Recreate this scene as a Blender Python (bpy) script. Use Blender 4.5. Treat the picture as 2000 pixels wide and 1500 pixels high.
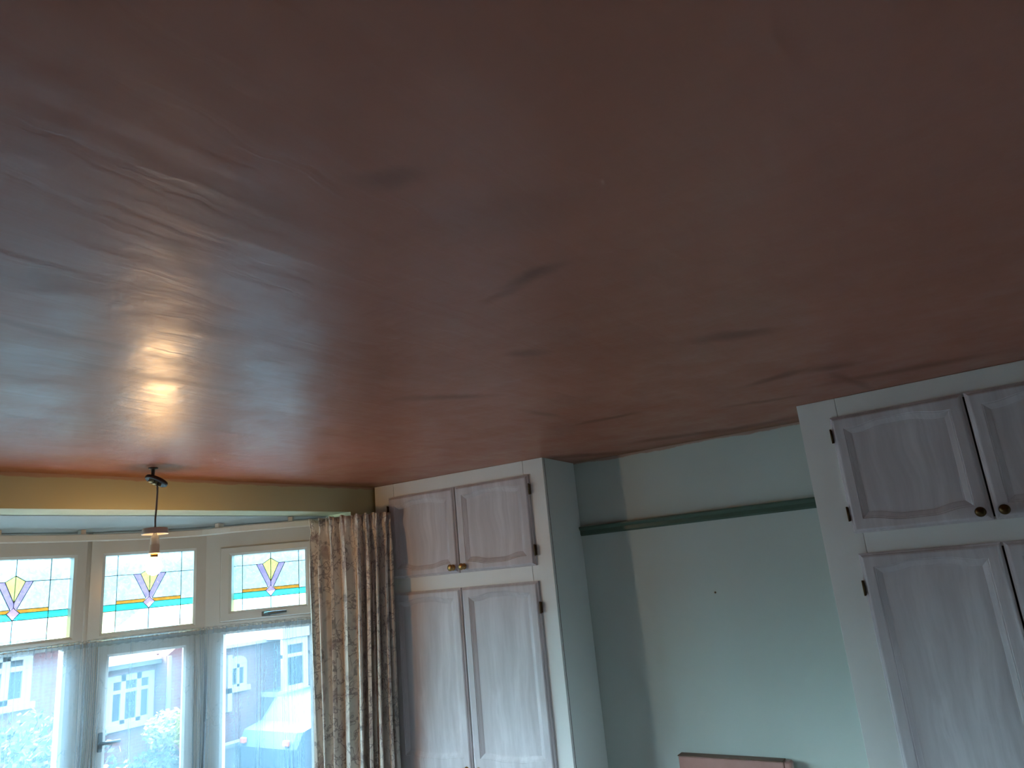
import bpy, bmesh, math, random
from mathutils import Vector, Matrix
random.seed(7)
PI = math.pi
S = bpy.context.scene
C = S.collection
for o in list(bpy.data.objects):
    bpy.data.objects.remove(o)

CZ = 1.90            # camera height; the ceiling is 0.55 m above it
# ------------------------------------------------------------------ camera
cam = bpy.data.cameras.new('camera'); camo = bpy.data.objects.new('camera', cam); C.objects.link(camo)
yaw, pitch, roll, FPX = math.radians(57.2), math.radians(14.85), math.radians(-5.48), 1375.0
fwd = Vector((math.sin(yaw)*math.cos(pitch), math.cos(yaw)*math.cos(pitch), math.sin(pitch)))
r0 = Vector((math.cos(yaw), -math.sin(yaw), 0)); u0 = r0.cross(fwd)
rt = math.cos(roll)*r0 + math.sin(roll)*u0
up = -math.sin(roll)*r0 + math.cos(roll)*u0
mm = Matrix((rt, up, -fwd)).transposed().to_4x4(); mm.translation = Vector((0, 0, CZ))
camo.matrix_world = mm
cam.sensor_width = 36.0; cam.lens = 36.0*FPX/2000.0; cam.clip_start = 0.02; cam.clip_end = 300
S.camera = camo
S.view_settings.view_transform = 'Standard'; S.view_settings.look = 'None'
S.view_settings.gamma = 1.0; S.view_settings.exposure = 1.38
S.view_settings.use_curve_mapping = False

# ------------------------------------------------------------------ node helpers
class NT:
    def __init__(s, nt): s.nt = nt; nt.nodes.clear()
    def n(s, t, **k):
        nd = s.nt.nodes.new(t)
        ins = k.pop('i', {})
        for a, b in k.items(): setattr(nd, a, b)
        for a, b in ins.items(): s.set(nd, a, b)
        return nd
    def set(s, nd, a, b):
        if hasattr(b, 'is_output'): s.nt.links.new(b, nd.inputs[a])
        elif hasattr(b, 'outputs'): s.nt.links.new(b.outputs[0], nd.inputs[a])
        else:
            v = nd.inputs[a]
            if isinstance(b, (tuple, list)) and len(b) == 3 and v.type == 'RGBA': b = (*b, 1)
            v.default_value = b
    def math(s, op, a, b=0.0, c=False):
        m = s.n('ShaderNodeMath', operation=op, use_clamp=c); s.set(m, 0, a); s.set(m, 1, b); return m.outputs[0]
    def mix(s, f, a, b, bt='MIX'):
        m = s.n('ShaderNodeMix', data_type='RGBA', blend_type=bt); s.set(m, 0, f); s.set(m, 6, a); s.set(m, 7, b); return m.outputs[2]
    def ramp(s, f, *st):
        r = s.n('ShaderNodeValToRGB'); s.set(r, 0, f); e = r.color_ramp.elements
        while len(e) < len(st): e.new(.5)
        for x, (p, c) in zip(e, st): x.position = p; x.color = (*c, 1) if isinstance(c, tuple) else (c, c, c, 1)
        return r.outputs[0]
    def coord(s, kind='Object'): return s.n('ShaderNodeTexCoord').outputs[kind]
    def mapping(s, v, sc=(1, 1, 1), loc=(0, 0, 0), rot=(0, 0, 0)):
        return s.n('ShaderNodeMapping', i={0: v, 1: loc, 2: rot, 3: sc}).outputs[0]
    def noise(s, v, sc, det=3, rough=.5, dist=0, out=0):
        return s.n('ShaderNodeTexNoise', i={'Vector': v, 'Scale': sc, 'Detail': det, 'Roughness': rough, 'Distortion': dist}).outputs[out]
    def bump(s, h, st=.3, d=.01): return s.n('ShaderNodeBump', i={'Height': h, 'Strength': st, 'Distance': d}).outputs[0]
    def out(s, sh): o = s.n('ShaderNodeOutputMaterial'); s.set(o, 0, sh)
    def pbr(s, **k):
        p = s.n('ShaderNodeBsdfPrincipled')
        for a, b in k.items(): s.set(p, a.replace('_', ' '), b)
        return p

def mat(name):
    m = bpy.data.materials.new(name); m.use_nodes = True
    return m, NT(m.node_tree)
def simple(name, col, rough=.5, metal=0, var=.08, sc=30, bump=0.0):
    m, t = mat(name)
    nz = t.noise(t.coord(), sc, 4)
    c2 = tuple(max(0, x*(1-var)) for x in col); c1 = tuple(min(1, x*(1+var)) for x in col)
    cc = t.mix(nz, c2, c1)
    k = dict(Base_Color=cc, Roughness=rough, Metallic=metal)
    if bump: k['Normal'] = t.bump(nz, bump, .004)
    t.out(t.pbr(**k)); return m

# ------------------------------------------------------------------ world: bright overcast sky
w = bpy.data.worlds.new('sky'); S.world = w; w.use_nodes = True
t = NT(w.node_tree)
sep = t.n('ShaderNodeSeparateXYZ', i={0: t.coord('Generated')})
skyc = t.ramp(t.math('MULTIPLY_ADD', sep.outputs[2], .5, False) if False else sep.outputs[2],
              (0.0, (.60, .72, .78)), (.03, (.62, .90, 1.0)), (.25, (.58, .82, 1.0)), (1.0, (.45, .72, 1.0)))
clouds = t.noise(t.mapping(t.coord('Generated'), (3, 3, 9)), 1.6, 4)
skyc = t.mix(t.ramp(clouds, (.45, 0.0), (.62, .8)), skyc, (.92, .98, 1.0))
strg = t.n('ShaderNodeMapRange', interpolation_type='SMOOTHSTEP', i={0: sep.outputs[2], 1: 0.035, 2: .22, 3: 1.2, 4: 42.0}).outputs[0]
side = t.n('ShaderNodeMapRange', interpolation_type='SMOOTHSTEP', i={0: sep.outputs[1], 1: .0, 2: .6, 3: .13, 4: 1.0}).outputs[0]   # bright cloud on the bay side, duller sky behind
strg = t.math('MULTIPLY', strg, side)
bg = t.n('ShaderNodeBackground', i={0: skyc, 1: strg})
o = t.n('ShaderNodeOutputWorld'); t.set(o, 0, bg)

# ------------------------------------------------------------------ mesh helpers
def tag(o, label=None, cat=None, group=None, kind=None):
    if label: o['label'] = label
    if cat: o['category'] = cat
    if group: o['group'] = group
    if kind: o['kind'] = kind
    return o
def empty(name, loc=(0, 0, 0), rz=0, parent=None):
    o = bpy.data.objects.new(name, None); C.objects.link(o)
    o.location = loc; o.rotation_euler = (0, 0, rz); o.empty_display_size = .1
    if parent: o.parent = parent
    return o
class MB:
    def __init__(s): s.bm = bmesh.new(); s.mi = 0
    def face(s, vs):
        f = s.bm.faces.new(vs); f.material_index = s.mi; return f
    def box(s, x0, y0, z0, x1, y1, z1, bev=0):
        b = bmesh.new(); 
        vs = [b.verts.new((x, y, z)) for x in (x0, x1) for y in (y0, y1) for z in (z0, z1)]
        for q in ((0,1,3,2),(4,6,7,5),(0,4,5,1),(2,3,7,6),(0,2,6,4),(1,5,7,3)): b.faces.new([vs[i] for i in q])
        if bev: bmesh.ops.bevel(b, geom=list(b.edges), offset=bev, segments=2, profile=.5, affect='EDGES', clamp_overlap=True)
        s.merge(b)
    def merge(s, b, M=None):
        if M: b.transform(M)
        mp = {}
        for v in b.verts: mp[v] = s.bm.verts.new(v.co)
        for f in b.faces:
            try: g = s.bm.faces.new([mp[v] for v in f.verts]); g.material_index = s.mi; g.smooth = f.smooth
            except ValueError: pass
        b.free()
    def prism(s, pts, z0, z1):
        lo = [s.bm.verts.new((x, y, z0)) for x, y in pts]; hi = [s.bm.verts.new((x, y, z1)) for x, y in pts]
        s.face(lo[::-1]); s.face(hi); n = len(pts)
        for i in range(n): s.face([lo[i], lo[(i+1) % n], hi[(i+1) % n], hi[i]])
    def loops(s, L, cap0=True, cap1=True, closed=True, smooth=False):
        R = [[s.bm.verts.new(p) for p in l] for l in L]
        n = len(L[0])
        for a, b in zip(R, R[1:]):
            for i in range(n if closed else n-1):
                f = s.face([a[i], a[(i+1) % n], b[(i+1) % n], b[i]]); f.smooth = smooth
        if cap0: s.face(R[0][::-1])
        if cap1: s.face(R[-1])
        return R
    def lathe(s, prof, M=Matrix(), n=32, smooth=True, cap=True):
        L = [[M @ Vector((r*math.cos(2*PI*k/n), r*math.sin(2*PI*k/n), z)) for k in range(n)] for r, z in prof]
        s.loops(L, cap, cap, True, smooth)
    def tube(s, pts, r, n=10):
        pts = [Vector(p) for p in pts]; L = []
        for i, p in enumerate(pts):
            d = (pts[min(i+1, len(pts)-1)] - pts[max(i-1, 0)]).normalized()
            a = d.orthogonal() if i == 0 else (a - d*a.dot(d))
            a.normalize(); b = d.cross(a); rr = r[i] if isinstance(r, (list, tuple)) else r
            L.append([p + rr*(a*math.cos(2*PI*k/n) + b*math.sin(2*PI*k/n)) for k in range(n)])
        s.loops(L, True, True, True, True)
    def build(s, name, m, parent=None, norm=True):
        if norm: bmesh.ops.recalc_face_normals(s.bm, faces=list(s.bm.faces))
        me = bpy.data.meshes.new(name); s.bm.to_mesh(me); s.bm.free()
        for x in (m if isinstance(m, (list, tuple)) else [m]): me.materials.append(x)
        o = bpy.data.objects.new(name, me); C.objects.link(o)
        if parent: o.parent = parent
        return o

# ------------------------------------------------------------------ materials
def ceiling_mat():
    m, t = mat('skimmed_plaster')
    co = t.coord()
    wob = t.n('ShaderNodeVectorMath', operation='SCALE', i={0: t.n('ShaderNodeVectorMath', operation='SUBTRACT', i={0: t.noise(co, 9, 4, .6, 0, 1), 1: (.5, .5, .5)}), 'Scale': .055})
    cw = t.n('ShaderNodeVectorMath', operation='ADD', i={0: co, 1: wob}).outputs[0]
    ST = [(0.66,0.60,-1.11,0.035,0.018,0.60), (0.58,0.83,-0.05,0.083,0.050,0.45), (1.13,0.72,-1.84,0.056,0.012,0.50), (1.10,0.64,-1.72,0.045,0.016,0.90), (1.52,0.92,-0.83,0.038,0.020,0.60), (1.70,1.35,-0.76,0.106,0.022,0.70), (2.51,1.19,-1.51,0.089,0.018,1.00), (2.20,1.29,-0.11,0.077,0.014,0.60), (1.83,0.47,-1.10,0.079,0.028,0.80), (2.44,0.50,-1.85,0.094,0.022,0.80), (2.46,0.35,-1.19,0.060,0.030,0.80), (2.75,0.32,-0.14,0.145,0.015,0.70), (2.80,0.65,-1.28,0.095,0.018,0.70), (2.75,0.15,-1.45,0.177,0.030,0.80), (3.24,1.14,-1.27,0.195,0.035,0.90), (3.32,0.82,-1.61,0.230,0.035,0.80), (0.60,1.00,0.77,0.059,0.014,0.50), (0.96,1.65,-0.03,0.198,0.014,0.35), (0.84,1.28,-0.16,0.037,0.025,0.60), (0.70,1.49,0.07,0.218,0.010,0.35), (0.52,1.23,-0.26,0.056,0.040,0.50), (3.27,1.69,-0.85,0.188,0.040,0.90), (2.82,2.88,-0.32,0.174,0.040,0.60), (0.86,0.55,-1.25,0.096,0.050,0.30)]
    acc = None
    for x, y, a, L, W, k in ST:
        v = t.n('ShaderNodeMapping', vector_type='TEXTURE', i={0: cw, 1: (x, y, 2.45), 2: (0, 0, a), 3: (L*1.5, W*1.6, 1)}).outputs[0]
        ln = t.n('ShaderNodeVectorMath', operation='LENGTH', i={0: v}).outputs['Value']
        mk = t.n('ShaderNodeMapRange', interpolation_type='SMOOTHSTEP', i={0: ln, 1: 1.5, 2: .1, 3: 0.0, 4: k}).outputs[0]
        acc = mk if acc is None else t.math('MAXIMUM', acc, mk)
    # damp band where the fresh plaster meets the walls, bulb's orange glow painted in
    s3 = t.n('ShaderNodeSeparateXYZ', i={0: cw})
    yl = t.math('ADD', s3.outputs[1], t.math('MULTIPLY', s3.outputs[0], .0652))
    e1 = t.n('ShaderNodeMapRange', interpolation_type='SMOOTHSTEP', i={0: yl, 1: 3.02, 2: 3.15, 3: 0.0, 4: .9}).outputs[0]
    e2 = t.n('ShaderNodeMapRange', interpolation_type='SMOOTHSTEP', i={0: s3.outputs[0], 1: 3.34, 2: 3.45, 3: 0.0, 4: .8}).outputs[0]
    damp_glow = t.math('MAXIMUM', e1, e2)
    patch = t.noise(t.mapping(co, (1, 1, 1)), 1.1, 4, .55)
    fine = t.noise(t.mapping(cw, (5, 14, 1), rot=(0, 0, .5)), 1.0, 5, .6)
    base = t.mix(t.ramp(patch, (.35, 0.0), (.65, 1.0)), (.325, .094, .046), (.395, .132, .076))
    base = t.mix(t.math('MULTIPLY', fine, .35), base, (.42, .185, .125))
    base = t.mix(t.math('MULTIPLY', acc, .62), base, (.10, .045, .036))
    base = t.mix(damp_glow, base, (.24, .095, .035))
    trow = t.noise(t.mapping(cw, (2, 15, 1), rot=(0, 0, .22)), 1.0, 3, .5, .5)
    trow2 = t.noise(t.mapping(cw, (13, 3, 1), rot=(0, 0, .1)), 1.0, 3, .5)
    lump = t.noise(co, 3.5, 3, .5)
    h = t.math('ADD', t.math('MULTIPLY', trow, .5), t.math('ADD', t.math('MULTIPLY', trow2, .25), t.math('MULTIPLY', lump, 1.3)))
    ro = t.n('ShaderNodeMapRange', i={0: t.noise(cw, 4.5, 5, .6), 1: .3, 2: .7, 3: .29, 4: .46}).outputs[0]
    ro = t.math('ADD', ro, t.math('MULTIPLY', acc, .15))
    p = t.pbr(Base_Color=base, Roughness=ro, Normal=t.bump(h, .62, .008))
    t.set(p, 'Specular IOR Level', .52)
    t.out(p); return m
def wall_mat(name, col, col2):
    m, t = mat(name); co = t.coord()
    n1 = t.noise(co, 1.4, 3, .5); n2 = t.noise(co, 60, 4, .6)
    c = t.mix(t.ramp(n1, (.3, 0.0), (.7, 1.0)), col, col2)
    z = t.n('ShaderNodeSeparateXYZ', i={0: co}).outputs[2]
    sm = t.math('ADD', z, t.math('MULTIPLY', t.noise(co, 6, 4, .6), .035))
    k = t.n('ShaderNodeMapRange', i={0: sm, 1: 2.452, 2: 2.458, 3: 0.0, 4: .8}).outputs[0]
    c = t.mix(k, c, (.42, .24, .17))
    t.out(t.pbr(Base_Color=c, Roughness=.62, Normal=t.bump(n2, .12, .003))); return m
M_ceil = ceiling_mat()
M_wall = wall_mat('sage_wall_paint', (.51, .575, .54), (.55, .615, .58))
M_wall2 = wall_mat('low_bounce_wall_paint', (.27, .30, .29), (.31, .34, .33))  # unseen left and back walls, paint darkened to cut bounced light
M_beam = wall_mat('cream_green_paint', (.44, .43, .26), (.48, .47, .29))
M_white = simple('white_emulsion', (.34, .335, .31), .6, sc=2)
M_rail = simple('dark_green_gloss', (.055, .105, .075), .35, sc=12)
M_upvc = simple('white_upvc', (.54, .51, .46), .22, var=.02, sc=3)
M_gask = simple('black_gasket', (.02, .02, .022), .6)
M_track = simple('cream_track', (.56, .53, .47), .3, var=.03)
M_carpet = simple('dusty_pink_carpet', (.26, .21, .20), .95, sc=180, bump=.6)
M_brass = simple('aged_brass', (.46, .30, .12), .28, 1, sc=60)
M_bronze = simple('dark_bronze', (.10, .065, .03), .35, 1)
M_pewter = simple('grey_metal_handle', (.10, .11, .11), .35, .7)
M_ceramic = simple('white_plastic', (.56, .53, .47), .35, var=.03)
M_brown = simple('brown_bakelite', (.055, .028, .018), .4)
M_copper = simple('bare_brass_terminals', (.5, .38, .2), .3, 1)
M_flex = simple('grey_flex', (.20, .19, .16), .5)

def frame_paint():
    m, t = mat('cream_satin_paint'); co = t.coord()
    n1 = t.noise(t.mapping(co, (3, 3, 1.2)), 2, 4, .5)
    c = t.mix(n1, (.74, .735, .71), (.82, .815, .79))
    g = t.noise(t.mapping(co, (40, 40, 3)), 3, 3)
    t.out(t.pbr(Base_Color=c, Roughness=.42, Normal=t.bump(g, .06, .002))); return m
def limed_paint():
    m, t = mat('limed_wood_door'); co = t.coord()
    cw = t.n('ShaderNodeVectorMath', operation='ADD', i={0: co, 1: t.n('ShaderNodeVectorMath', operation='SCALE', i={0: t.noise(co, 2.2, 2, .5, 0, 1), 'Scale': .12})}).outputs[0]
    g = t.noise(t.mapping(cw, (34, 34, 2.0)), 1.0, 5, .65)
    g2 = t.noise(t.mapping(cw, (9, 9, .9)), 1.0, 3, .5)
    c = t.mix(t.ramp(g, (.34, 1.0), (.62, 0.0)), (.69, .65, .67), (.57, .525, .545))
    c = t.mix(t.ramp(g2, (.40, .55), (.62, 0.0)), c, (.45, .405, .42))
    t.out(t.pbr(Base_Color=c, Roughness=.5, Normal=t.bump(g, .15, .002))); return m
M_frame = frame_paint(); M_door = limed_paint()
M_gap = simple('door_gap_shade', (.03, .026, .024), .9)
M_lam = simple('white_laminate_side', (.74, .78, .76), .45, var=.02, sc=4)
M_chip = simple('brown_edge_line', (.10, .075, .055), .7)

def glass_mat(name, tint, rough=0.0, tex=True):
    """obscure textured glass: tinted see-through with a milky scatter and a sheen"""
    m, t = mat(name); co = t.coord()
    n = t.noise(co, 26, 5, .6, 2.0)
    h = t.noise(co, 95, 3, .6, 2.0)
    tc = t.mix(t.ramp(n, (.35, 1.0), (.68, 0.0)), tint, tuple(x*.62 for x in tint)) if tex else tint
    tr = t.n('ShaderNodeBsdfTransparent', i={0: tc})
    tl = t.n('ShaderNodeBsdfTranslucent', i={0: tc})
    a = t.n('ShaderNodeMixShader', i={0: .12 if tex else .0, 1: tr, 2: tl})
    gl = t.n('ShaderNodeBsdfGlossy', i={0: (1, 1, 1), 'Roughness': .05})
    if tex:
        t.set(gl, 'Normal', t.bump(h, .6, .004))
    fr = t.n('ShaderNodeFresnel', i={'IOR': 1.45})
    t.out(t.n('ShaderNodeMixShader', i={0: fr, 1: a, 2: gl})); return m
G_clear = glass_mat('obscure_glass', (.23, .37, .41))
G_pane = glass_mat('window_glass', (.93, .98, 1.0), tex=False)
G_teal = glass_mat('teal_glass', (.015, .26, .22))
G_orange = glass_mat('amber_glass', (.25, .12, .015))
G_purple = glass_mat('lilac_glass', (.155, .13, .27))
G_pink = glass_mat('pink_lilac_glass', (.21, .15, .28))
G_lime = glass_mat('yellow_green_glass', (.31, .37, .11))
G_yel = glass_mat('pale_yellow_glass', (.44, .46, .25))
M_lead = simple('lead_came', (.10, .13, .15), .5, .3)

def net_mat():
    m, t = mat('net_voile'); uv = t.coord('UV')
    thread = t.noise(t.mapping(uv, (400, 3, 1)), 1, 2)
    vine = t.n('ShaderNodeTexVoronoi', feature='DISTANCE_TO_EDGE', i={'Vector': t.mapping(t.n('ShaderNodeVectorMath', operation='ADD', i={0: uv, 1: t.n('ShaderNodeVectorMath', operation='SCALE', i={0: t.noise(uv, 6, 4, .6, 0, 1), 'Scale': .12})}).outputs[0], (34, 22, 1)), 'Scale': 1.0}).outputs[0]
    vm = t.ramp(vine, (.0, 1.0), (.045, 0.0))
    bigm = t.ramp(t.noise(uv, 5, 2), (.50, 0.0), (.58, 1.0))
    lace = t.math('MULTIPLY', vm, bigm)
    lw = t.n('ShaderNodeLayerWeight', i={'Blend': .35}).outputs['Facing']
    op = t.math('ADD', .33, t.math('MULTIPLY', lw, .50))
    op = t.math('ADD', op, t.math('ADD', t.math('MULTIPLY', lace, .10), t.math('MULTIPLY', thread, .05)), True)
    tr = t.n('ShaderNodeBsdfTransparent', i={0: (1, 1, 1)})
    tl = t.n('ShaderNodeBsdfTranslucent', i={0: (.08, .15, .19)})
    df = t.n('ShaderNodeBsdfDiffuse', i={0: (.62, .72, .78)})
    c = t.n('ShaderNodeMixShader', i={0: .45, 1: tl, 2: df})
    t.out(t.n('ShaderNodeMixShader', i={0: op, 1: tr, 2: c})); return m
M_net = net_mat()
def cloth_mat():
    m, t = mat('floral_curtain_cloth'); uv = t.coord('UV')
    w1 = t.n('ShaderNodeVectorMath', operation='SCALE', i={0: t.noise(uv, 5, 4, .6, 0, 1), 'Scale': .22}).outputs[0]
    cw = t.n('ShaderNodeVectorMath', operation='ADD', i={0: uv, 1: w1}).outputs[0]
    v1 = t.n('ShaderNodeTexVoronoi', feature='DISTANCE_TO_EDGE', i={'Vector': cw, 'Scale': 13.0}).outputs[0]
    line = t.ramp(v1, (.0, 1.0), (.05, 0.0))
    v2 = t.n('ShaderNodeTexVoronoi', feature='F1', i={'Vector': cw, 'Scale': 22.0}).outputs[0]
    ring = t.ramp(v2, (.20, 0.0), (.26, 1.0), (.30, 1.0), (.36, 0.0))
    region = t.ramp(t.noise(uv, 4.5, 3, .5), (.40, 0.0), (.50, 1.0))
    blot = t.ramp(t.noise(cw, 9, 3, .55), (.56, 0.0), (.66, 1.0))
    base = t.mix(t.noise(uv, 3, 2), (.62, .57, .50), (.74, .68, .60))
    k = t.math('MULTIPLY', t.math('MAXIMUM', line, t.math('MULTIPLY', ring, .8)), t.math('MULTIPLY', region, .75))
    c = t.mix(k, base, (.11, .075, .085))
    c = t.mix(t.math('MULTIPLY', blot, .55), c, (.26, .17, .17))
    g = t.ramp(t.noise(cw, 12, 2), (.63, 0.0), (.70, 1.0))
    c = t.mix(t.math('MULTIPLY', g, .6), c, (.13, .13, .13))
    weave = t.noise(t.mapping(uv, (500, 500, 1)), 1, 2)
    t.out(t.pbr(Base_Color=c, Roughness=.75, Normal=t.bump(weave, .15, .001))); return m
M_cloth = cloth_mat()

# ------------------------------------------------------------------ room shell
def front_y(x): return 3.10 - .0652*(x-1.145)
def struct(mb, name, m): return tag(mb.build(name, m), kind='structure')
XL, XR, YB = -.26, 3.46, -1.7
b = MB(); b.box(XL-.15, YB-.15, -.12, XR+.15, 4.4, 0); struct(b, 'floor', M_carpet)
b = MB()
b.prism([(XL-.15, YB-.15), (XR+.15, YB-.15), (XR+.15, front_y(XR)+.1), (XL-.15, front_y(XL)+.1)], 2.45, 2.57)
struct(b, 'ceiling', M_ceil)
b = MB(); b.box(XR, YB-.15, 0, XR+.15, 3.2, 2.45); struct(b, 'wall_right', M_wall)
b = MB(); b.box(XL-.15, YB-.15, 0, XL, 3.3, 2.45); struct(b, 'wall_left', M_wall2)
b = MB(); b.box(XL, YB-.15, 0, 1.95, YB, 2.45); b.box(2.85, YB-.15, 0, XR, YB, 2.45); b.box(1.95, YB-.15, 0, 2.85, YB, .9); b.box(1.95, YB-.15, 2.15, 2.85, YB, 2.45); struct(b, 'wall_back', M_wall2)
BZ = CZ + .409
OR, OL = 2.838, .382        # sides of the bay opening
b = MB()
b.prism([(OR, front_y(OR)), (XR, front_y(XR)), (XR, front_y(XR)+.22), (OR+.03, front_y(OR)+.22)], 0, 2.45)
b.prism([(XL, front_y(XL)), (OL, front_y(OL)), (OL-.03, front_y(OL)+.22), (XL, front_y(XL)+.22)], 0, 2.45)
b.prism([(OL, front_y(OL)), (OR, front_y(OR)), (OR, front_y(OR)+.22), (OL, front_y(OL)+.22)], BZ, 2.45)
struct(b, 'wall_front', M_beam)
# bay plan: five facets
C0 = (1.935, 4.05); a25, a50 = math.radians(25), math.radians(50)
C1 = (C0[0]+.6*math.cos(a25), C0[1]-.6*math.sin(a25)); C2 = (C1[0]+.6*math.cos(a50), C1[1]-.6*math.sin(a50))
mir = lambda p: (3.22-p[0], p[1])
P = [mir(C2), mir(C1), mir(C0), C0, C1, C2]
b = MB()
b.prism([(OL, front_y(OL)+.2), (OR, front_y(OR)+.2), (C2[0]+.1, C2[1]), (C1[0]+.1, C1[1]+.1), (C0[0]+.05, C0[1]+.12), (mir(C0)[0]-.05, C0[1]+.12), (mir(C1)[0]-.1, C1[1]+.1), (mir(C2)[0]-.1, C2[1])], BZ, BZ+.1)
struct(b, 'ceiling_bay', M_white)
b = MB()
for p, q in ((P[5], (OR+.03, front_y(OR)+.2)), ((OL-.03, front_y(OL)+.2), P[0])):
    d = Vector((q[0]-p[0], q[1]-p[1])); n = Vector((-d.y, d.x)).normalized()*.1
    b.prism([p, q, (q[0]+n.x, q[1]+n.y), (p[0]+n.x, p[1]+n.y)], 0, BZ+.05)
for p, q in zip(P, P[1:]):
    d = Vector((q[0]-p[0], q[1]-p[1])); n = Vector((-d.y, d.x)).normalized()*.14
    b.prism([p, q, (q[0]+n.x, q[1]+n.y), (p[0]+n.x, p[1]+n.y)], 0, .82)
struct(b, 'wall_bay', M_white)
# sill board
b = MB()
b.prism([(p[0]*.93+.1127, p[1]-.12) for p in P] + [p for p in P[::-1]], .82, .85)
struct(b, 'trim_sill', M_upvc)
# picture rail on the recess wall, moulded profile
b = MB()
prof = [(0, .150), (.010, .150), (.016, .158), (.016, .176), (.022, .182), (.028, .190), (.028, .197), (.020, .199), (.016, .193), (0, .193)]
b.loops([[(XR-.0005-x, y, CZ+z) for x, z in prof] for y in (1.96, .50)])
struct(b, 'trim_picture_rail', M_rail)
b = MB(); b.box(XR-.02, .60, 0, XR, 1.80, .12, .004); struct(b, 'baseboard_right', M_upvc)
b = MB(); b.box(XL, YB, 0, XL+.02, 3.1, .12, .004); struct(b, 'baseboard_left', M_upvc)
b = MB(); b.box(.1, YB, 0, .9, YB+.03, 2.0, .004); dr = struct(b, 'door_1', M_upvc)
b = MB(); b.lathe([(.02, 0), (.02, .01), (.012, .02), (.024, .05), (.02, .065)], Matrix.Translation((.82, YB+.03, 1.0)) @ Matrix.Rotation(-PI/2, 4, 'X'), 16); b.build('door_handle', M_brass, dr)

# ------------------------------------------------------------------ windows
def ring(b, x0, z0, x1, z1, wl, wr, wb, wt, y0, y1, ch=.008):
    """rectangular frame from outer size and member widths, front edge chamfered towards the glass (local: x along, -y into the room)"""
    A = lambda x, z, y: (x, y, z)
    o = [(x0, z0), (x1, z0), (x1, z1), (x0, z1)]
    i = [(x0+wl, z0+wb), (x1-wr, z0+wb), (x1-wr, z1-wt), (x0+wl, z1-wt)]
    ic = [(x0+wl-ch*1.6, z0+wb-ch*1.6), (x1-wr+ch*1.6, z0+wb-ch*1.6), (x1-wr+ch*1.6, z1-wt+ch*1.6), (x0+wl-ch*1.6, z1-wt+ch*1.6)]
    e = .004
    oc = [(x0+e, z0+e), (x1-e, z0+e), (x1-e, z1-e), (x0+e, z1-e)]
    L = [[A(*p, y1) for p in i], [A(*p, y1) for p in o], [A(*p, y0+e) for p in o], [A(*p, y0) for p in oc], [A(*p, y0) for p in ic], [A(*p, y0+ch) for p in i], [A(*p, y1) for p in i]]
    b.loops(L, False, False)
LEADP = []
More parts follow.
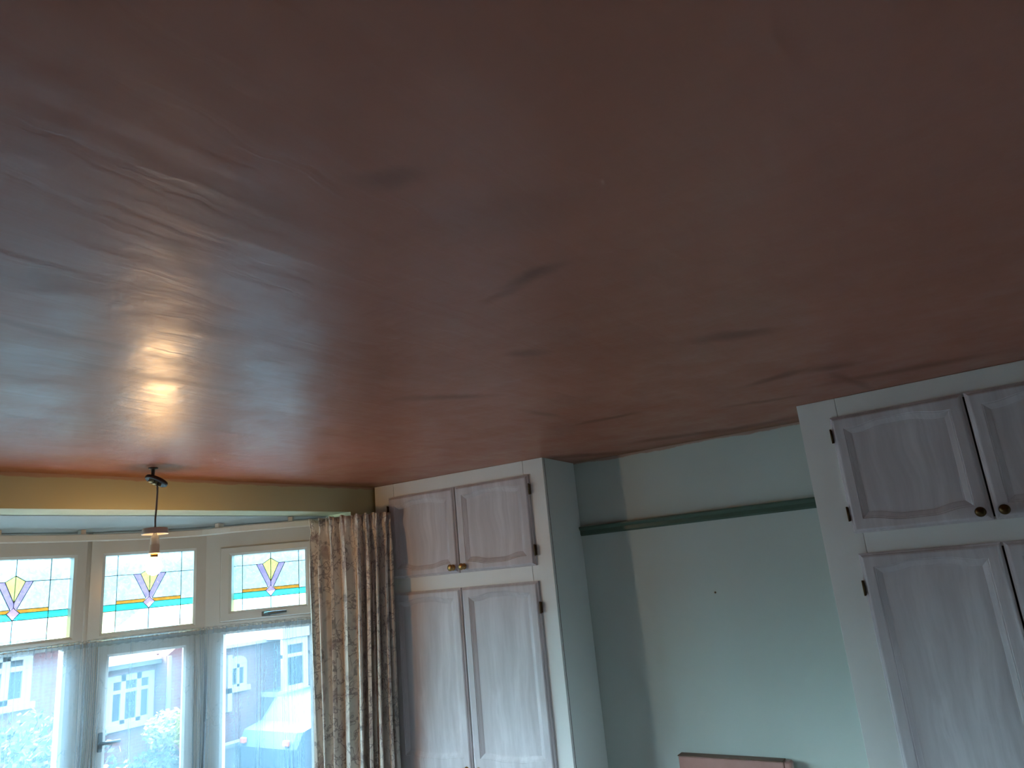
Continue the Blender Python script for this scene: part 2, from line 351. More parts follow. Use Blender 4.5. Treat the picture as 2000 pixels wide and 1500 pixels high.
def leaded(b, bl, cx, zt, clip):
    """art-deco leaded light; cx, zt = centre and top of the whole design, clip = visible glass (x0,z0,x1,z1)"""
    x0, z0, x1, z1 = clip
    W, D = .2225, .395
    X = lambda x: cx + x
    Z = lambda v: zt - v
    def poly(pts, mi, y=0):
        # clip polygon against the rectangle
        P_ = [(X(x), Z(v)) for x, v in pts]
        for ax, lim, sg in ((0, x0, 1), (0, x1, -1), (1, z0, 1), (1, z1, -1)):
            out = []
            for k in range(len(P_)):
                a, c = P_[k-1], P_[k]; ia = (a[ax]-lim)*sg >= 0; ic = (c[ax]-lim)*sg >= 0
                if ia != ic:
                    f = (lim-a[ax])/(c[ax]-a[ax]); out.append((a[0]+(c[0]-a[0])*f, a[1]+(c[1]-a[1])*f))
                if ic: out.append(c)
            P_ = out
            if len(P_) < 3: return
        b.mi = mi
        b.face([b.bm.verts.new((p[0], y, p[1])) for p in P_])
    H = .105
    sh = .045; ax_ = .0765
    E = .3
    # clear fields
    V = .158
    for s in (-1, 1):
        f = lambda pts: [(s*x, v) for x, v in pts]
        poly(f([(V, -.1), (E, -.1), (E, H), (V, H)]), 0)
        poly(f([(0, -.1), (V, -.1), (V, H), (sh, H), (0, ax_)]), 0)
        poly(f([(V, H), (E, H), (E, .2555), (V, .2555)]), 0)
        poly(f([(.080, H), (V, H), (V, .238), (.016, .238)]), 0)
        poly(f([(V, .238), (.016, .238), (.0, .228), (.029, .2555), (V, .2555)]) if False else f([(V, .238), (.0145, .238), (.029, .2555), (V, .2555)]), 2)
        poly(f([(sh, H), (.080, H), (.016, .238), (.0, .228), (.0, .207)]), 3)
        poly(f([(0, ax_), (sh, H), (0, .207)]), 5)
        poly(f([(.029, .2555), (V, .2555), (V, .289), (0, .289)]), 1)
        poly(f([(V, .2555), (E, .2555), (E, .289), (V, .289)]), 1)
        poly(f([(0, .289), (V, .289), (V, .6), (0, .6)]), 0)
        poly(f([(V, .289), (E, .289), (E, .6), (V, .6)]), 6)
    poly([(0, .228), (.029, .2555), (0, .289), (-.029, .2555)], 4)
    LW = .0042
    def lead(a, c):
        a = Vector((X(a[0]), Z(a[1]))); c = Vector((X(c[0]), Z(c[1])))
        # clip segment
        t0, t1 = 0, 1; d = c-a
        for ax, lo, hi in ((0, x0, x1), (1, z0, z1)):
            if abs(d[ax]) < 1e-9:
                if not lo <= a[ax] <= hi: return
                continue
            u, v = (lo-a[ax])/d[ax], (hi-a[ax])/d[ax]
            if u > v: u, v = v, u
            t0, t1 = max(t0, u), min(t1, v)
        if t1 <= t0: return
        p, q = a+d*t0, a+d*t1; n = Vector((-d.y, d.x)).normalized()*LW/2
        L = []
        for e in (p, q):
            L.append([(e.x+n.x, 0.001, e.y+n.y), (e.x+n.x*.5, -.0025, e.y+n.y*.5), (e.x-n.x*.5, -.0025, e.y-n.y*.5), (e.x-n.x, 0.001, e.y-n.y)])
        bl.loops(L)
    for s in (-1, 1):
        g = lambda p, q: lead((s*p[0], p[1]), (s*q[0], q[1]))
        g((V, -.1), (V, .6)); g((sh, H), (E, H)); g((0, ax_), (sh, H)); g((sh, H), (0, .207)); g((.080, H), (.0145, .238))
        g((.0145, .238), (V, .238)); g((.029, .2555), (E, .2555)); g((0, .228), (.029, .2555)); g((.029, .2555), (0, .289)); g((0, .289), (E, .289))
    lead((0, -.1), (0, ax_)); lead((0, ax_), (0, .207)); lead((0, .207), (0, .228)); lead((0, .289), (0, .6))
GL = [G_clear, G_teal, G_orange, G_purple, G_pink, G_lime, G_yel]
def handle(root, x, z, rz_sign=1, horiz=True):
    hb = MB(); hb.box(x-.028, -.070, z-.013, x+.020, -.059, z+.013, .004); hh = hb.build('handle_plate', M_pewter, root)
    hb = MB(); hb.tube([(x-.008, -.068, z), (x-.006, -.084, z), (x+.02, -.090, z+.001), (x+.07, -.088, z+.002), (x+.112, -.086, z+.003)], [.009, .009, .009, .0085, .006], 10)
    hb.build('handle_lever', M_pewter, hh)
def facet(n, p, q, kind, flip=False):
    """one facet; local origin p, x towards q, y outwards"""
    L = math.hypot(q[0]-p[0], q[1]-p[1]); ang = math.atan2(q[1]-p[1], q[0]-p[0])
    root = tag(empty('window_%d' % n, (p[0], p[1], 0), ang), kind='structure')
    if flip: fx = lambda a, c: (L-c, L-a)
    else: fx = lambda a, c: (a, c)
    zb, zt = .85, BZ
    R_ = lambda *a: a
    # outer frame: head, sill, jambs and the transom
    b = MB()
    tz0, tz1 = (CZ-.205, CZ-.165)
    gl = dict(L=(.075, .575), M=(.091, .527), R=(.152, .560))[kind]
    gl = fx(*gl)
    lo = dict(L=(.075, .552), M=(.130, .483), R=(.107, .575))[kind]; lo = fx(*lo)
    Zt = dict(L=(-.113, .282), M=(-.113, .282), R=(-.069, .235))[kind]
    Zl = dict(L=-.170, M=-.234, R=-.190)[kind]
    # top opening
    if kind == 'R':
        o0, o1 = fx(.100, .585); oz0, oz1 = -.115, .275
    else:
        o0, o1 = gl; oz0, oz1 = Zt
    if kind == 'M': l0, l1 = fx(.085, .530); lz1 = -.180
    else: l0, l1 = lo; lz1 = Zl
    ring(b, 0, CZ-.14, L, zt, o0, L-o1, (oz0+.14), zt-CZ-oz1, -.045, .016)
    ring(b, 0, zb, L, CZ-.14, l0, L-l1, .06, -.14-lz1, -.045, .016)
    b.build('window_frame', M_upvc, root)
    if kind == 'R':
        b = MB(); ring(b, o0-.007, CZ+oz0-.007, o1+.007, CZ+oz1+.007, gl[0]-o0+.007, o1-gl[1]+.007, Zt[0]-oz0+.007, oz1-Zt[1]+.007, -.060, .01); sash = b.build('sash', M_upvc, root)
        handle(sash, fx(.348, .348)[0], CZ-.099)
    if kind == 'M':
        b = MB(); ring(b, l0-.007, zb+.054, l1+.007, CZ+lz1+.007, lo[0]-l0+.007, l1-lo[1]+.007, .06, lz1-Zl+.007, -.060, .01); sash = b.build('sash', M_upvc, root)
        hx = fx(.108, .108)[0]
        hb = MB(); hb.box(hx-.011, -.070, CZ-.68, hx+.011, -.059, CZ-.59, .004); hh = hb.build('handle_plate', M_pewter, sash)
        hb = MB(); hb.tube([(hx, -.068, CZ-.640), (hx, -.080, CZ-.640), (hx+.03, -.084, CZ-.640), (hx+.09, -.084, CZ-.640)], [.009, .009, .0085, .007], 10); hb.build('handle_lever', M_pewter, hh)
    b = MB(); bl = MB()
    cx = (gl[0]+gl[1])/2
    leaded(b, bl, cx, CZ+.282, (gl[0], CZ+Zt[0], gl[1], CZ+Zt[1]))
    g = b.build('stained_glass', GL, root, norm=False); g.location = (0, .0, 0)
    g2 = bl.build('lead_came', M_lead, g)
    b = MB(); b.box(lo[0]-.01, .004, zb+.05, lo[1]+.01, .010, CZ+Zl+.01); b.build('glass_pane', G_pane, root)
    return root
facet(1, P[2], P[3], 'L')
facet(2, P[3], P[4], 'M')
facet(3, P[4], P[5], 'R')
facet(4, P[1], P[2], 'M', True)
facet(5, P[0], P[1], 'R', True)
# corner posts between the facets
b = MB()
for p in P[1:-1]:
    b.lathe([(.024, .85), (.024, BZ)], Matrix.Translation((p[0], p[1]-.028, 0)), 16)
struct(b, 'trim_bay_posts', M_upvc)

wb = tag(empty('window_6', (2.85, YB, 0), PI), kind='structure')  # unseen window, inferred and added for the light on the far wardrobe's side
b = MB(); ring(b, 0, .9, .9, 2.15, .06, .06, .06, .06, .02, .09); ring(b, .425, .955, .475, 2.095, .02, .02, .001, .001, .03, .08); b.build('window_frame', M_upvc, wb)
b = MB(); b.box(.05, .055, .95, .85, .06, 2.1); b.build('glass_pane', G_pane, wb)

# curtain track with fascia, following the bay
def poly_offset(pts, d):
    out = []
    for i, p in enumerate(pts):
        a = Vector(pts[max(i-1, 0)]); c = Vector(pts[min(i+1, len(pts)-1)]); dd = (c-a).normalized(); out.append((p[0]+dd.y*d, p[1]-dd.x*d))
    return out
def smooth_path(pts, n=8):
    out = []
    Pn = [Vector((2*pts[0][0]-pts[1][0], 2*pts[0][1]-pts[1][1]))] + [Vector(p) for p in pts] + [Vector((2*pts[-1][0]-pts[-2][0], 2*pts[-1][1]-pts[-2][1]))]
    for i in range(1, len(Pn)-2):
        for k in range(n):
            t_ = k/n; p0, p1, p2, p3 = Pn[i-1:i+3]
            out.append(tuple(.5*((2*p1)+(p2-p0)*t_+(2*p0-5*p1+4*p2-p3)*t_*t_+(3*p1-p0-3*p2+p3)*t_**3)))
    out.append(tuple(pts[-1])); return out
TP = [mir(p) for p in [(2.705, 3.155), (2.454, 3.45), (2.325, 3.672), (2.08, 3.80)]] + [(1.45, 3.865), (1.77, 3.862)][:1] + [(1.77, 3.862), (2.08, 3.80), (2.325, 3.672), (2.454, 3.45), (2.705, 3.155), (2.81, 2.97), (2.94, 2.855)]
TPs = smooth_path(TP, 6)
tr = tag(empty('curtain_track', (1.61, 3.86, BZ)), 'long cream curtain track curving along the top of the bay window frames', 'curtain track')
def sweep(path, prof, z0, origin):
    b = MB(); L = []
    for i, p in enumerate(path):
        a = Vector(path[max(i-1, 0)]); c = Vector(path[min(i+1, len(path)-1)]); dd = (c-a).normalized(); n = Vector((dd.y, -dd.x))
        L.append([(p[0]+n.x*u-origin[0], p[1]+n.y*u-origin[1], z0+v-origin[2]) for u, v in prof])
    b.loops(L); return b
sweep(TPs, [(.0, -.036), (.012, -.036), (.016, -.031), (.016, -.004), (.012, 0), (0, 0)], CZ+.384, (1.61, 3.86, BZ)).build('fascia', M_track, tr)
for i in range(3, len(TPs)-14, 7):
    p = TPs[i]; a = Vector(TPs[i-1]); c = Vector(TPs[i+1]); dd = (c-a).normalized()
    b = MB(); b.box(-.012, -.001, -.01, .012, .05, .0245, .002)
    o = b.build('bracket', M_track, tr); o.location = (p[0]-1.61, p[1]-3.86, CZ+.384-BZ); o.rotation_euler = (0, 0, math.atan2(dd.y, dd.x))

# net curtain on its wire, one sheet per the whole bay
NP = []
for p, q in zip(P, P[1:]):
    for k in range(12):
        NP.append((p[0]+(q[0]-p[0])*k/12, p[1]+(q[1]-p[1])*k/12))
NP.append(P[-1]); NP = poly_offset(NP, .105)
def sheet(path, zf, amp, name, m, nz, parent=None, per=5, topw=None, uvs=1.0, wave=None):
    bm = bmesh.new(); uvl = bm.loops.layers.uv.new('UVMap')
    cum = [0]
    fine = []
    for a, c in zip(path, path[1:]):
        for k in range(per): fine.append((a[0]+(c[0]-a[0])*k/per, a[1]+(c[1]-a[1])*k/per))
    fine.append(path[-1])
    n = len(fine); rows = []
    for j in range(nz+1):
        v = j/nz; row = []
        for i, p in enumerate(fine):
            a = Vector(fine[max(i-1, 0)]); c = Vector(fine[min(i+1, n-1)]); dd = (c-a).normalized(); nn = Vector((dd.y, -dd.x))
            u = i/(n-1); dn, ds, z = wave(u, v)
            row.append(bm.verts.new((p[0]+nn.x*dn+dd.x*ds, p[1]+nn.y*dn+dd.y*ds, z)))
        rows.append(row)
    # cloth length along one middle row for UVs
    mid = rows[nz//2]; cl = [0]
    for i in range(1, n): cl.append(cl[-1]+(mid[i].co-mid[i-1].co).length)
    for j in range(nz):
        for i in range(n-1):
            f = bm.faces.new([rows[j][i], rows[j][i+1], rows[j+1][i+1], rows[j+1][i]]); f.smooth = True
            for l, (ii, jj) in zip(f.loops, ((i, j), (i+1, j), (i+1, j+1), (i, j+1))):
                l[uvl].uv = (cl[ii]*uvs, rows[jj][ii].co.z*uvs)
    me = bpy.data.meshes.new(name); bm.to_mesh(me); bm.free(); me.materials.append(m)
    o = bpy.data.objects.new(name, me); C.objects.link(o)
    if parent: o.parent = parent
    return o
rn = random.Random(3)
NF = [(rn.uniform(30, 90), rn.uniform(0, 6.28), rn.uniform(.3, 1)) for _ in range(6)]
def netwave(u, v):
    s = u*3.05
    g = sum(a*math.sin(f*s+p) for f, p, a in NF)/3
    bunch = .5+.5*math.sin(s*3.1+1.0)
    dn = .010*g*(.35+v)*(.5+bunch) + .0015*math.sin(s*240)*(1-v)
    ds = .012*math.sin(s*21+3*v)*v
    for c_, w_, a_ in ((.62, .05, .016), (1.22, .05, .016), (1.50, .02, .012), (1.86, .055, .018), (2.06, .012, .012), (2.44, .05, .018), (2.64, .012, .014), (2.76, .022, .018), (2.85, .010, .012), (2.925, .036, .020), (2.99, .012, .014)):
        q = math.exp(-((s-c_-.01*math.sin(v*3+c_*7)*v)/w_)**2)
        dn += a_*q*math.sin(s*330+c_*50)*min(1, .3+v*2)
    top = CZ-.150 + .003*math.sin(s*90)
    return dn, ds, top-(top-.90)*v
ntc = tag(empty('net_curtain', (1.61, 3.9, 0)), 'sheer pale blue net curtain across the lower half of the bay window', 'net curtain')
o = sheet(NP, None, 0, 'net_cloth', M_net, 24, ntc, 14, wave=netwave); o.location = (-1.61, -3.9, 0)
# gathered heading: narrow double band, denser
def netwave2(u, v):
    s = u*3.05
    return .0022*math.sin(s*260)+.002*math.sin(s*97+1)+.004, 0, CZ-.150+.010-.034*v+.002*math.sin(s*150)
o = sheet(NP, None, 0, 'net_heading', M_net, 3, ntc, 24, wave=netwave2); o.location = (-1.61, -3.9, 0)
b = MB(); b.tube([(x-1.61, y-3.9, CZ-.150) for x, y in NP], .0035, 8); b.build('curtain_wire', M_track, ntc)

# floral curtain
CP = smooth_path([(2.672, 3.13), (2.70, 3.02), (2.765, 2.90), (2.84, 2.825), (2.925, 2.775)], 14)
rc = random.Random(11)
folds = []
x_ = 0
while x_ < 1:
    wd = rc.uniform(.10, .17); folds.append((x_, min(1.0, x_+wd), rc.uniform(.65, 1.15), rc.uniform(-.3, .3))); x_ += wd
def curwave(u, v):
    for a, c, k, ph in folds:
        if a <= u <= c: break
    w_ = (u-a)/(c-a) if c > a else 0
    z = CZ+.378-(CZ+.378-.05)*v
    dz = CZ+.378-z
    # pinch pleats at the top then full round folds
    pin = math.exp(-((dz-.065)/.03)**2)
    A = .048*k*(.62+.38*min(1, dz/.35))*(1-.6*pin)
    sh = math.sin(2*PI*w_+ph*math.sin(dz*2.2+a*9))
    sh = math.copysign(abs(sh)**.75, sh)
    sm = .010*math.sin(2*PI*w_*3+a*17)*math.exp(-dz/.09)
    second = .008*math.sin(2*PI*w_*2+dz*1.7+a*30)*min(1, dz/.3)
    dn = A*sh+sm+second + .012*math.sin(dz*1.6+2)*min(1, dz)
    ds = .014*math.sin(2*PI*w_*2+ph)*min(1, dz/.25) + .012*math.sin(dz*1.3+u*4)*min(1, dz/.4) - .012*min(1, dz/1.2)*u
    z += .006*math.sin(2*PI*w_+1)*math.exp(-dz/.05)
    return dn, ds, z
cur = tag(empty('curtain', (2.8, 2.9, 0)), 'floral beige and mauve pleated curtain hanging at the right of the bay window', 'curtain')
o = sheet(CP, None, 0, 'curtain_cloth', M_cloth, 110, cur, 8, wave=curwave); o.location = (-2.8, -2.9, 0)
sm_ = o.modifiers.new('thickness', 'SOLIDIFY'); sm_.thickness = .0015
for i in range(2, len(CP)-2, 5):
    b = MB(); p = CP[i]; b.tube([(p[0]-2.8, p[1]-2.9, CZ+.36), (p[0]-2.8+.004, p[1]-2.9, CZ+.374), (p[0]-2.8, p[1]-2.9, CZ+.382)], .0025, 6); b.build('hook', M_ceramic, cur)

# ------------------------------------------------------------------ fitted wardrobes
def cath(u): 
    def ss(a, c, x):
        x = min(1, max(0, (x-a)/(c-a))); return x*x*(3-2*x)
    return ss(.08, .36, u)*(1-ss(.64, .92, u))
def panel_loop(x0, x1, z0, z1, d, y, at=0, ab=0, n=24):
    """closed loop inset by d; at/ab = cathedral rise at the top / drop at the bottom"""
    L = []
    for i in range(n): u = i/n; L.append((x0+d+(x1-x0-2*d)*u, y, z0+d-ab*cath(u)))
    for i in range(n): u = i/n; L.append((x1-d, y, z0+d+(z1-z0-2*d)*u))
    for i in range(n): u = i/n; L.append((x1-d-(x1-x0-2*d)*u, y, z1-d+at*cath(1-u)))
    for i in range(n): u = i/n; L.append((x0+d, y, z1-d-(z1-z0-2*d)*u))
    return L
def door_mesh(w_, h_, panels):
    """front at y=0 facing -y, back at y=.02; panels = list (x0,x1,z0,z1,at,ab)"""
    b = MB(); T = .022
    n = 24
    # body: outer moulded edge
    b.loops([panel_loop(0, w_, 0, h_, 0, T), panel_loop(0, w_, 0, h_, 0, .013), panel_loop(0, w_, 0, h_, .002, .010), panel_loop(0, w_, 0, h_, .007, .0085), panel_loop(0, w_, 0, h_, .009, .004), panel_loop(0, w_, 0, h_, .013, .001), panel_loop(0, w_, 0, h_, .016, 0)], True, False, True, False)
    # face split in horizontal bands, one per panel
    zs = [.016] + [(panels[k][3]+panels[k+1][2])/2 for k in range(len(panels)-1)] + [h_-.016]
    for k, (x0, x1, z0, z1, at, ab) in enumerate(panels):
        out = panel_loop(.016, w_-.016, zs[k], zs[k+1], 0, 0)
        P0 = lambda d, y: panel_loop(x0, x1, z0, z1, d, y, at, ab)
        b.loops([out, P0(0, 0), P0(.002, .003), P0(.006, .0035), P0(.008, .0055), P0(.022, .0115), P0(.024, .013), P0(.030, .0135)], False, True, True, False)
    bmesh.ops.remove_doubles(b.bm, verts=b.bm.verts, dist=1e-5)
    return b
DU = door_mesh(.457, .454, [(.045, .412, .052, .404, .016-.0, .016)])
DUo = None
def knob_mb(m=None):
    b = MB()
    b.lathe([(.015, 0), (.016, .002), (.012, .005), (.007, .008), (.006, .016), (.010, .020), (.0165, .024), (.0175, .029), (.014, .034), (.006, .037), (.001, .0375)], Matrix.Rotation(PI/2, 4, 'X'), 24)
    return b
def wardrobe(name, loc, rz, L, stile0, d0, d1, label, knobm, first, doors_lo, hinge_side_first):
    """local x runs left to right across the front seen from the room, +y into the wall, face of frame at y=0"""
    root = tag(empty(name, loc, rz), label, 'wardrobe', 'built-in wardrobes')
    H_ = 2.449
    # carcass
    b = MB()
    k = (d1-d0)/L; yb = lambda x: d0+k*x
    for x in (0, L-.018):
        b.prism([(x, .022), (x+.018, .022), (x+.018, yb(x+.018)), (x, yb(x))], 0, H_)
    b.prism([(.018, .03), (L-.018, .03), (L-.018, yb(L)-.001), (.018, yb(0)-.001)], H_-.018, H_)
    b.prism([(.018, .03), (L-.018, .03), (L-.018, yb(L)-.001), (.018, yb(0)-.001)], .06, .08)
    b.prism([(.018, .03), (L-.018, .03), (L-.018, yb(L)-.001), (.018, yb(0)-.001)], CZ-.03, CZ-.012)
    b.prism([(.018, yb(0)-.012), (L-.018, yb(L)-.012), (L-.018, yb(L)-.001), (.018, yb(0)-.001)], .08, H_-.018)
    b.build('carcass', M_lam, root)
    b = MB(); b.box(.018, .028, .09, L-.018, .034, H_-.02); b.build('inner_shadow_board', M_gap, root)  # dark sheet added behind the doors, paints the shade in their gaps
    s0 = stile0; s1 = stile0+.457*2+.006
    parts = MB()
    e = .0012
    s1 = min(s1, L-.03)
    for (x0, z0, x1, z1) in ((0, 0, s0+.03, H_), (s1-.03, 0, L, H_), (s0+.03+e, CZ+.463, s1-.03-e, H_), (s0+.03+e, CZ-.070, s1-.03-e, CZ+.030), (s0+.03+e, 0, s1-.03-e, .13)):
        parts.box(x0, 0, z0, x1, .021, z1, .0015)
    parts.build('face_frame', M_frame, root)
    b = MB(); b.box(-.0006, .0212, 0, .0012, .0238, H_-.002); b.box(L-.0012, .0212, 0, L+.0006, .0238, H_-.002); b.build('joint_line', M_chip, root)
    global DUo, DLo, KN
    for i in range(2):
        x = stile0 + i*.463
        for up_ in (1, 0):
            nm = 'door'
            key = ('u' if up_ else 'l')
            me = MESH[key]
            o = bpy.data.objects.new(nm, me); C.objects.link(o); o.parent = root
            o.location = (x, -.0225, (CZ+.018) if up_ else (CZ-.057-DLH))
            kx = .425 if i == 0 else .032
            kz = .031 if up_ else (DLH-.868)
            kk = bpy.data.objects.new('knob', MESH[knobm]); C.objects.link(kk); kk.parent = o; kk.location = (kx, 0, kz)
            hz = ((.075, .38) if up_ else (DLH-.125, DLH-.9, .13))
            for z in hz:
                hh = bpy.data.objects.new('hinge', MESH['h']); C.objects.link(hh); hh.parent = o
                hh.location = (-.0035 if i == 0 else .4605, .012, z)
    return root
DLH = 1.72
MESH = {}
def keep(mb, key, m):
    o = mb.build(key, m); MESH[key] = o.data; bpy.data.objects.remove(o)
keep(DU, 'u', M_door); MESH['u'].name = 'upper_door'
keep(door_mesh(.457, DLH, [(.045, .412, .05, DLH-.925, 0, .016), (.045, .412, DLH-.815, DLH-.05, .016, .010)]), 'l', M_door); MESH['l'].name = 'lower_door'
keep(knob_mb(), 'kb', M_brass); keep(knob_mb(), 'kd', M_bronze)
b = MB(); b.box(-.003, -.010, -.026, .003, .008, .026, .001); b.lathe([(.0035, -.028), (.0035, .028)], Matrix.Translation((0, -.010, 0)), 10)
keep(b, 'h', M_bronze)
# far one: right corner (3.08,1.847), left end near the window wall
W1b = Vector((3.08, 1.847)); W1a = Vector((3.008, 2.879)); d1_ = (W1a-W1b).normalized()
LW1 = 1.115; far = W1b+d1_*LW1
wardrobe('wardrobe', (far.x, far.y, 0), math.atan2(-d1_.y, -d1_.x), LW1, LW1-.086-.920, .45, .378, 'white wardrobe in the corner beside the floral curtain, brass knobs', 'kb', None, None, None)
W2a = Vector((3.038, .577)); W2b = Vector((2.998, -.204)); d2_ = (W2b-W2a).normalized()
wardrobe('wardrobe', (W2a.x, W2a.y, 0), math.atan2(d2_.y, d2_.x), 1.16, .118, .420, .478, 'white wardrobe at the right edge of the picture, dark knobs and black gap between doors', 'kd', None, None, None)

# ------------------------------------------------------------------ headboard
hb = tag(empty('headboard', (3.40, 1.21, 0)), 'pink headboard standing against the green wall between the wardrobes', 'headboard')
m, t = mat('pink_velour'); co = t.coord()
fl = t.noise(t.mapping(co, (1, 60, 2)), 1, 3); 
t.out(t.pbr(Base_Color=t.mix(t.noise(co, 25, 4), (.40, .205, .175), (.48, .26, .225)), Roughness=.8, Normal=t.bump(fl, .3, .004), Sheen_Weight=.3)); M_pink = m
b = MB(); b.box(-.006, -.225, .42, .040, .256, .998, .006); b.build('padded_panel', M_pink, hb)
b = MB(); b.box(-.004, -.256, .40, .042, -.2255, 1.0, .008); b.build('end_post', M_pink, hb)
b = MB(); b.box(-.012, -.225, .9985, .042, .256, 1.003, .002); b.build('top_strip', simple('brown_wood_strip', (.16, .09, .06), .5), hb)
for y in (-.19, .17):
    b = MB(); b.box(.004, y-.02, 0, .034, y+.02, .42, .003); b.build('leg', M_bronze, hb)

# screw left in the wall
b = MB(); b.lathe([(.0045, 0), (.0048, .002), (.0028, .004), (.0005, .004)], Matrix.Translation((3.4598, 1.186, CZ-.187)) @ Matrix.Rotation(-PI/2, 4, 'Y'), 12)
tag(b.build('screw', M_bronze), 'small dark screw head in the middle of the green recess wall', 'screw')

# ------------------------------------------------------------------ pendant lamp
LX, LY = 1.612, 2.827
pl = tag(empty('pendant_lamp', (LX, LY, 2.45)), 'bare glowing bulb on a flex below a loose ceiling rose before the bay window', 'pendant lamp')
b = MB(); b.lathe([(.019, -.0005), (.018, -.004), (.0075, -.006), (.0065, -.040), (.0075, -.044)], Matrix.Translation((-.018, 0, 0)), 20); b.build('ceiling_stub', M_brown, pl)
tilt = Matrix.Translation((-.002, 0, -.052)) @ Matrix.Rotation(math.radians(6), 4, 'X') @ Matrix.Rotation(math.radians(25), 4, 'Y')
b = MB(); b.lathe([(.044, .006), (.046, .002), (.046, -.006), (.041, -.009), (.036, -.005), (.006, -.004)], tilt, 36); ro = b.build('rose_base', M_brown, pl)
b = MB()
for a in (-.018, 0, .018):
    b2 = bmesh.new(); bmesh.ops.create_cube(b2, size=1, matrix=tilt @ Matrix.Translation((a, .004, -.010)) @ Matrix.Diagonal((.010, .024, .012, 1))); b.merge(b2)
b.build('terminal_block', M_copper, ro)
b = MB(); b.tube([(-.018, 0, -.04), (-.012, .003, -.048), (-.006, .002, -.058)], .003, 8); b.tube([(-.016, -.003, -.04), (-.004, -.008, -.050), (.004, -.004, -.062)], .0025, 8); b.build('supply_wire', M_brown, ro)
b = MB(); b.tube([(.002, 0, -.062), (.004, 0, -.10), (.002, 0, -.16), (-.001, 0, -.21), (.001, 0, -.272)], .0036, 10); b.build('flex', M_flex, pl)
# slipped rose cover, hollow from below
b = MB(); b.lathe([(.005, -.246), (.044, -.246), (.0475, -.250), (.049, -.266), (.050, -.270), (.047, -.270), (.044, -.252), (.006, -.250)], Matrix(), 40); b.build('rose_cover', M_ceramic, pl)
b = MB(); b.lathe([(.006, -.262), (.008, -.272), (.013, -.278), (.0165, -.286), (.0175, -.306), (.0175, -.309), (.0165, -.311), (.0185, -.313), (.0185, -.340), (.0215, -.342), (.0215, -.346), (.0185, -.348)], Matrix(), 28); lh = b.build('lamp_holder', M_ceramic, pl)
b = MB(); b.lathe([(.0135, -.346), (.0135, -.360), (.0125, -.362)], Matrix(), 24); b.build('bulb_cap', M_brass, pl)
m, t = mat('glowing_bulb'); bz = t.n('ShaderNodeMapRange', i={0: t.n('ShaderNodeSeparateXYZ', i={0: t.coord()}).outputs[2], 1: -.372, 2: -.425, 3: 14.0, 4: 180.0}).outputs[0]   # frosted lamp, its light thrown down and sideways
t.out(t.n('ShaderNodeEmission', i={0: (1.0, .57, .23), 1: bz})); M_bulb = m
zc = -.398
prof = [(.0125, -.360), (.014, -.366)] + [(.031*math.cos(a), zc-.034*math.sin(a)) for a in [math.radians(x) for x in range(-60, 90, 10)]] + [(.0006, zc-.034)]
b = MB(); b.lathe(prof, Matrix(), 32); b.build('bulb', M_bulb, pl)

# ------------------------------------------------------------------ street outside
GZ = -1.55
M_brick = None
def brick(name, c1, c2, mo):
    m, t = mat(name)
    co = t.coord(); s3 = t.n('ShaderNodeSeparateXYZ', i={0: co})
    v = t.n('ShaderNodeCombineXYZ', i={0: s3.outputs[0], 1: s3.outputs[2], 2: 0.0})
    br = t.n('ShaderNodeTexBrick', i={'Vector': v, 'Color1': c1, 'Color2': c2, 'Mortar': mo, 'Scale': 4.5, 'Mortar Size': .012})
    t.out(t.pbr(Base_Color=br.outputs[0], Roughness=.9)); return m
M_brick = brick('red_brick', (.15, .062, .068), (.175, .08, .085), (.16, .14, .14))
M_slate = simple('slate_roof', (.09, .115, .13), .7, sc=6)
M_wpaint = simple('white_exterior_paint', (.30, .31, .32), .6)
M_dglass = simple('dark_window_glass', (.015, .03, .04), .4, sc=2)
M_road = simple('tarmac', (.04, .045, .05), .9, sc=20)
M_grass = simple('grass', (.06, .1, .04), .9, sc=8)
M_leaf = simple('bush_leaves', (.16, .17, .025), .8, var=.4, sc=9)
M_leaf2 = simple('dark_tree_leaves', (.015, .035, .032), .8, var=.5, sc=9)
M_stone = simple('pale_stone', (.12, .13, .13), .9)
M_bloss = simple('white_blossom', (.25, .25, .24), .8)
b = MB(); b.box(-40, 4.6, GZ-.2, 60, 60, GZ); tag(b.build('street_ground', M_road), kind='structure')
def win(b_parent, x0, x1, z0, z1, y, nx=2, nz=2, fw=.09):
    b = MB()
    b.box(x0-.06, y-.10, z0-.10, x1+.06, y, z0, 0)
    b.box(x0, y-.05, z0, x0+fw, y+.02, z1); b.box(x1-fw, y-.05, z0, x1, y+.02, z1)
    b.box(x0+fw, y-.05, z1-fw, x1-fw, y+.02, z1); b.box(x0+fw, y-.05, z0, x1-fw, y+.02, z0+fw*.6)
    for k in range(1, nx):
        x = x0+(x1-x0)*k/nx; b.box(x-fw*.4, y-.05, z0, x+fw*.4, y+.02, z1)
    if nz > 1:
        z = z0+(z1-z0)*.66; b.box(x0, y-.045, z-fw*.28, x1, y+.02, z+fw*.28)
    f = b.build('window', M_wpaint, b_parent)
    b = MB(); b.box(x0+.02, y-.01, z0+.02, x1-.02, y+.01, z1-.02); b.build('pane', M_dglass, f)
    return f
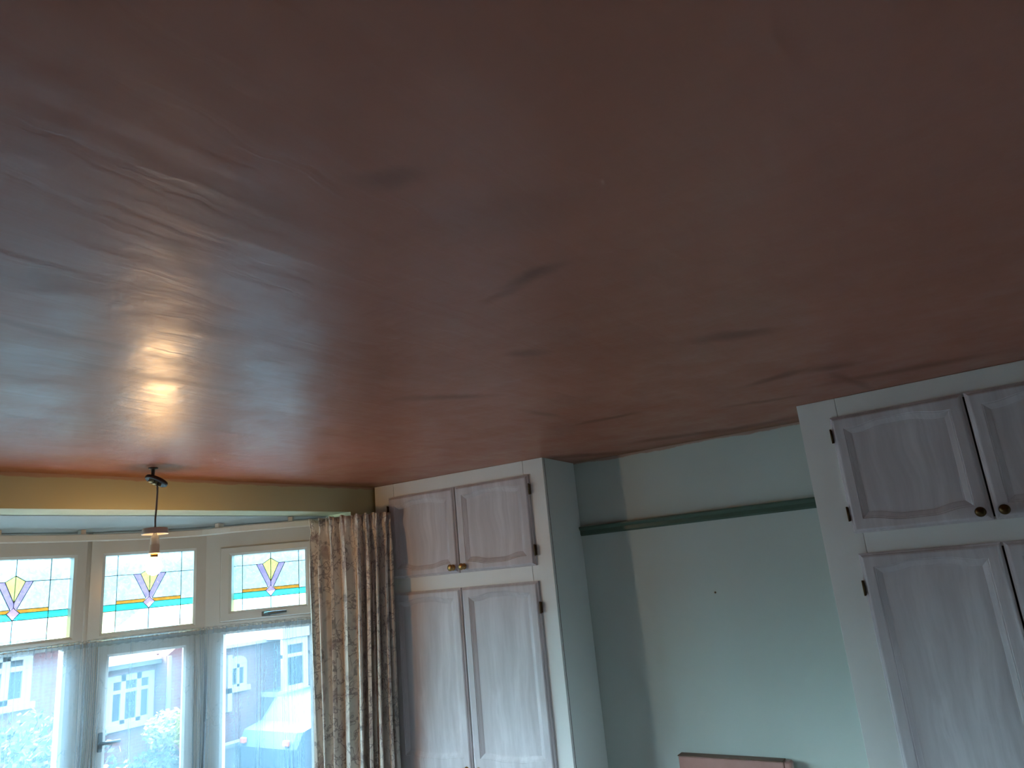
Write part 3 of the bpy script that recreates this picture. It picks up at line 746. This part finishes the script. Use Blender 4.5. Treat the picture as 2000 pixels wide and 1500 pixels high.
# house seen through the middle light: wall turned 21 degrees
hA = tag(empty('house', (7.15, 14.0, GZ)), 'brick house with a wide three-light white window, seen through the middle net curtain', 'house', 'houses across the street')
g0 = -GZ+CZ
b = MB(); b.box(-.9, 0, 0, 1.45, 5, g0-.90); b.build('wall', M_brick, hA)
b = MB(); b.loops([[(x, -.25, g0-1.06), (x, -.25, g0-.98), (x, 2.6, g0+.05), (x, 5.2, g0-.9), (x, 5.2, g0-1.0)] for x in (-.95, .92)]); b.build('roof', M_slate, hA)
win(hA, 0.02, .90, g0-2.02, g0-1.18, 0, 3, 2, .11)
win(hA, -.9, -.2, g0-2.02, g0-1.18, 0, 2, 2, .10)
b = MB(); b.loops([[(x, y, z) for x, z in ((.95, 0), (1.95, 0), (1.95, g0-1.2), (1.7, g0-.72), (1.3, g0-.72), (.95, g0-.95))] for y in (-.35, 4.5)]); b.build('gable_wing', M_brick, hA)
b = MB(); b.tube([(.97, -.42, g0-.95), (.97, -.42, .1)], .04, 8); b.build('downpipe', M_stone, hA)
hB = tag(empty('house', (9.55, 14.0, GZ)), 'brick house with an arched white window and tall bay, seen through the right net curtain', 'house', 'houses across the street')
b = MB(); b.box(-.15, 0, 0, 5, 5, g0-.95); b.build('wall', M_brick, hB)
b = MB(); b.loops([[(x, -.2, g0-1.0), (x, -.2, g0-.93), (x, 2.5, g0+.1), (x, 5.2, g0-.9), (x, 5.2, g0-1.0)] for x in (-.2, 5.1)]); b.build('roof', M_wpaint, hB)
f = win(hB, .12, .55, g0-1.80, g0-1.35, 0, 2, 1, .08)
b = MB()
arc = [(.335+.215*math.cos(a), -.06, g0-1.35+.16*math.sin(a)) for a in [PI*k/10 for k in range(11)]]
b.loops([arc, [(p[0], .01, p[2]) for p in arc]]); b.build('arched_head', M_wpaint, f)
b = MB(); b.box(.06, -.10, g0-2.25, .16, -.01, g0-1.15); b.build('downpipe', M_wpaint, hB)
b = MB(); b.box(.95, -.7, 0, 3.2, 0, g0-2.0); b.build('bay_base', M_stone, hB)
b = MB(); b.box(.93, -.75, g0-2.12, 3.25, 0, g0-2.02); b.box(.93, -.75, g0-.95, 3.25, 0, g0-.70); b.build('bay_trim', M_wpaint, hB)
for k in range(3): win(hB, .96+k*.74, 1.64+k*.74, g0-2.0, g0-.96, -.66, 1, 2, .13)
hC = tag(empty('house', (1.5, 13.5, GZ)), 'brick house with white-framed windows behind a tree, seen through the left net curtain', 'house', 'houses across the street')
b = MB(); b.box(-1, 0, 0, 4.6, 5, g0-.35); b.build('wall', M_brick, hC)
b = MB(); b.loops([[(x, -.2, g0-.40), (x, -.2, g0-.33), (x, 2.5, g0+.1), (x, 5.2, g0-.4)] for x in (-1.1, 4.65)]); b.build('roof', M_wpaint, hC)
for k in range(3): win(hC, 1.8+k*.82, 2.56+k*.82, g0-1.3, g0-.5, 0, 2, 2, .14)
def blob(name, loc, r, m, n, parent=None, seed=0, flat=.8, leaf=.09):
    rr = random.Random(seed); b = MB()
    for _ in range(n):
        d = Vector((rr.gauss(0, 1), rr.gauss(0, 1), rr.gauss(0, 1))).normalized()*r*rr.uniform(.45, 1.0)
        d.z *= flat; u = Vector((rr.gauss(0, 1), rr.gauss(0, 1), rr.gauss(0, 1))).normalized()*leaf*rr.uniform(.6, 1.4); v = u.orthogonal().normalized()*leaf*.5
        p = d; vs = [b.bm.verts.new(q) for q in (p-u, p+v, p+u, p-v)]; b.face(vs)
    o = b.build(name, m, parent); o.location = loc; return o
bs = tag(empty('bush', (7.2, 12.4, GZ)), 'yellow-green bush in front of the brick gable seen through the middle net', 'bush')
blob('foliage', (.25, 0, 1.40), .42, M_leaf, 900, bs, 1, .8, .05); blob('foliage', (.1, 0, .62), .72, M_leaf2, 1500, bs, 2, .8, .05)
b = MB(); b.tube([(0, 0, 0), (.05, 0, .6), (.2, 0, 1.2)], [.05, .04, .03], 8); b.build('stem', M_brown, bs)
te = tag(empty('tree', (4.6, 10.6, GZ)), 'dark leafy tree with pale blossom seen through the left net', 'tree')
blob('crown', (0, 0, 1.30), .95, M_leaf2, 3000, te, 3, 1.1, .055); blob('blossom', (.3, -.25, 1.2), .75, M_bloss, 300, te, 4, 1.1, .04)
b = MB(); b.tube([(0, 0, 0), (.02, 0, .8), (0, 0, 1.6)], [.09, .07, .04], 8); b.build('trunk', M_brown, te)
# garden wall and parked car
gw = MB(); gw.box(8.0, 13.0, GZ, 10.4, 13.2, GZ+.70); gw.box(7.95, 12.97, GZ+.70, 10.45, 13.23, GZ+.77)
tag(gw.build('garden_wall', M_stone), 'low pale garden wall in front of the brick house behind the right net curtain', 'garden wall')
car = tag(empty('parked_car', (11.1, 12.0, GZ), 0), 'blue parked car with red tail lights on the street behind the right net curtain', 'car')
M_car = simple('blue_car_paint', (.015, .035, .06), .6, 0)
b = MB()
prof = [(-2.0, .35), (-2.05, .75), (-1.9, 1.0), (-1.5, 1.08), (-1.15, 1.45), (.1, 1.5), (.9, 1.02), (1.8, .9), (2.0, .6), (1.95, .3)]
b.loops([[(x*sc if True else x, y, z) for x, z in prof] for y, sc in ((-.85, .97), (-.75, 1.0), (.75, 1.0), (.85, .97))]); b.build('body', M_car, car)
b = MB(); b.loops([[(x, y, z) for x, z in ((-1.4, 1.1), (-1.1, 1.40), (.1, 1.44), (.7, 1.08))] for y in (-.862, .862)]); b.build('side_glass', M_dglass, car)
for x in (-1.3, 1.25):
    for y in (-.8, .8):
        b = MB(); b.lathe([(.30, -.1), (.33, -.08), (.33, .08), (.30, .1)], Matrix.Translation((x, y, .33)) @ Matrix.Rotation(PI/2, 4, 'X'), 20); b.build('wheel', M_gask, car)
M_red = simple('red_lens', (.45, .10, .03), .3)
for y in (-.62, .62):
    b = MB(); b.box(-2.075, y-.07, .80, -2.0, y+.07, .90, .02); b.build('tail_light', M_red, car)
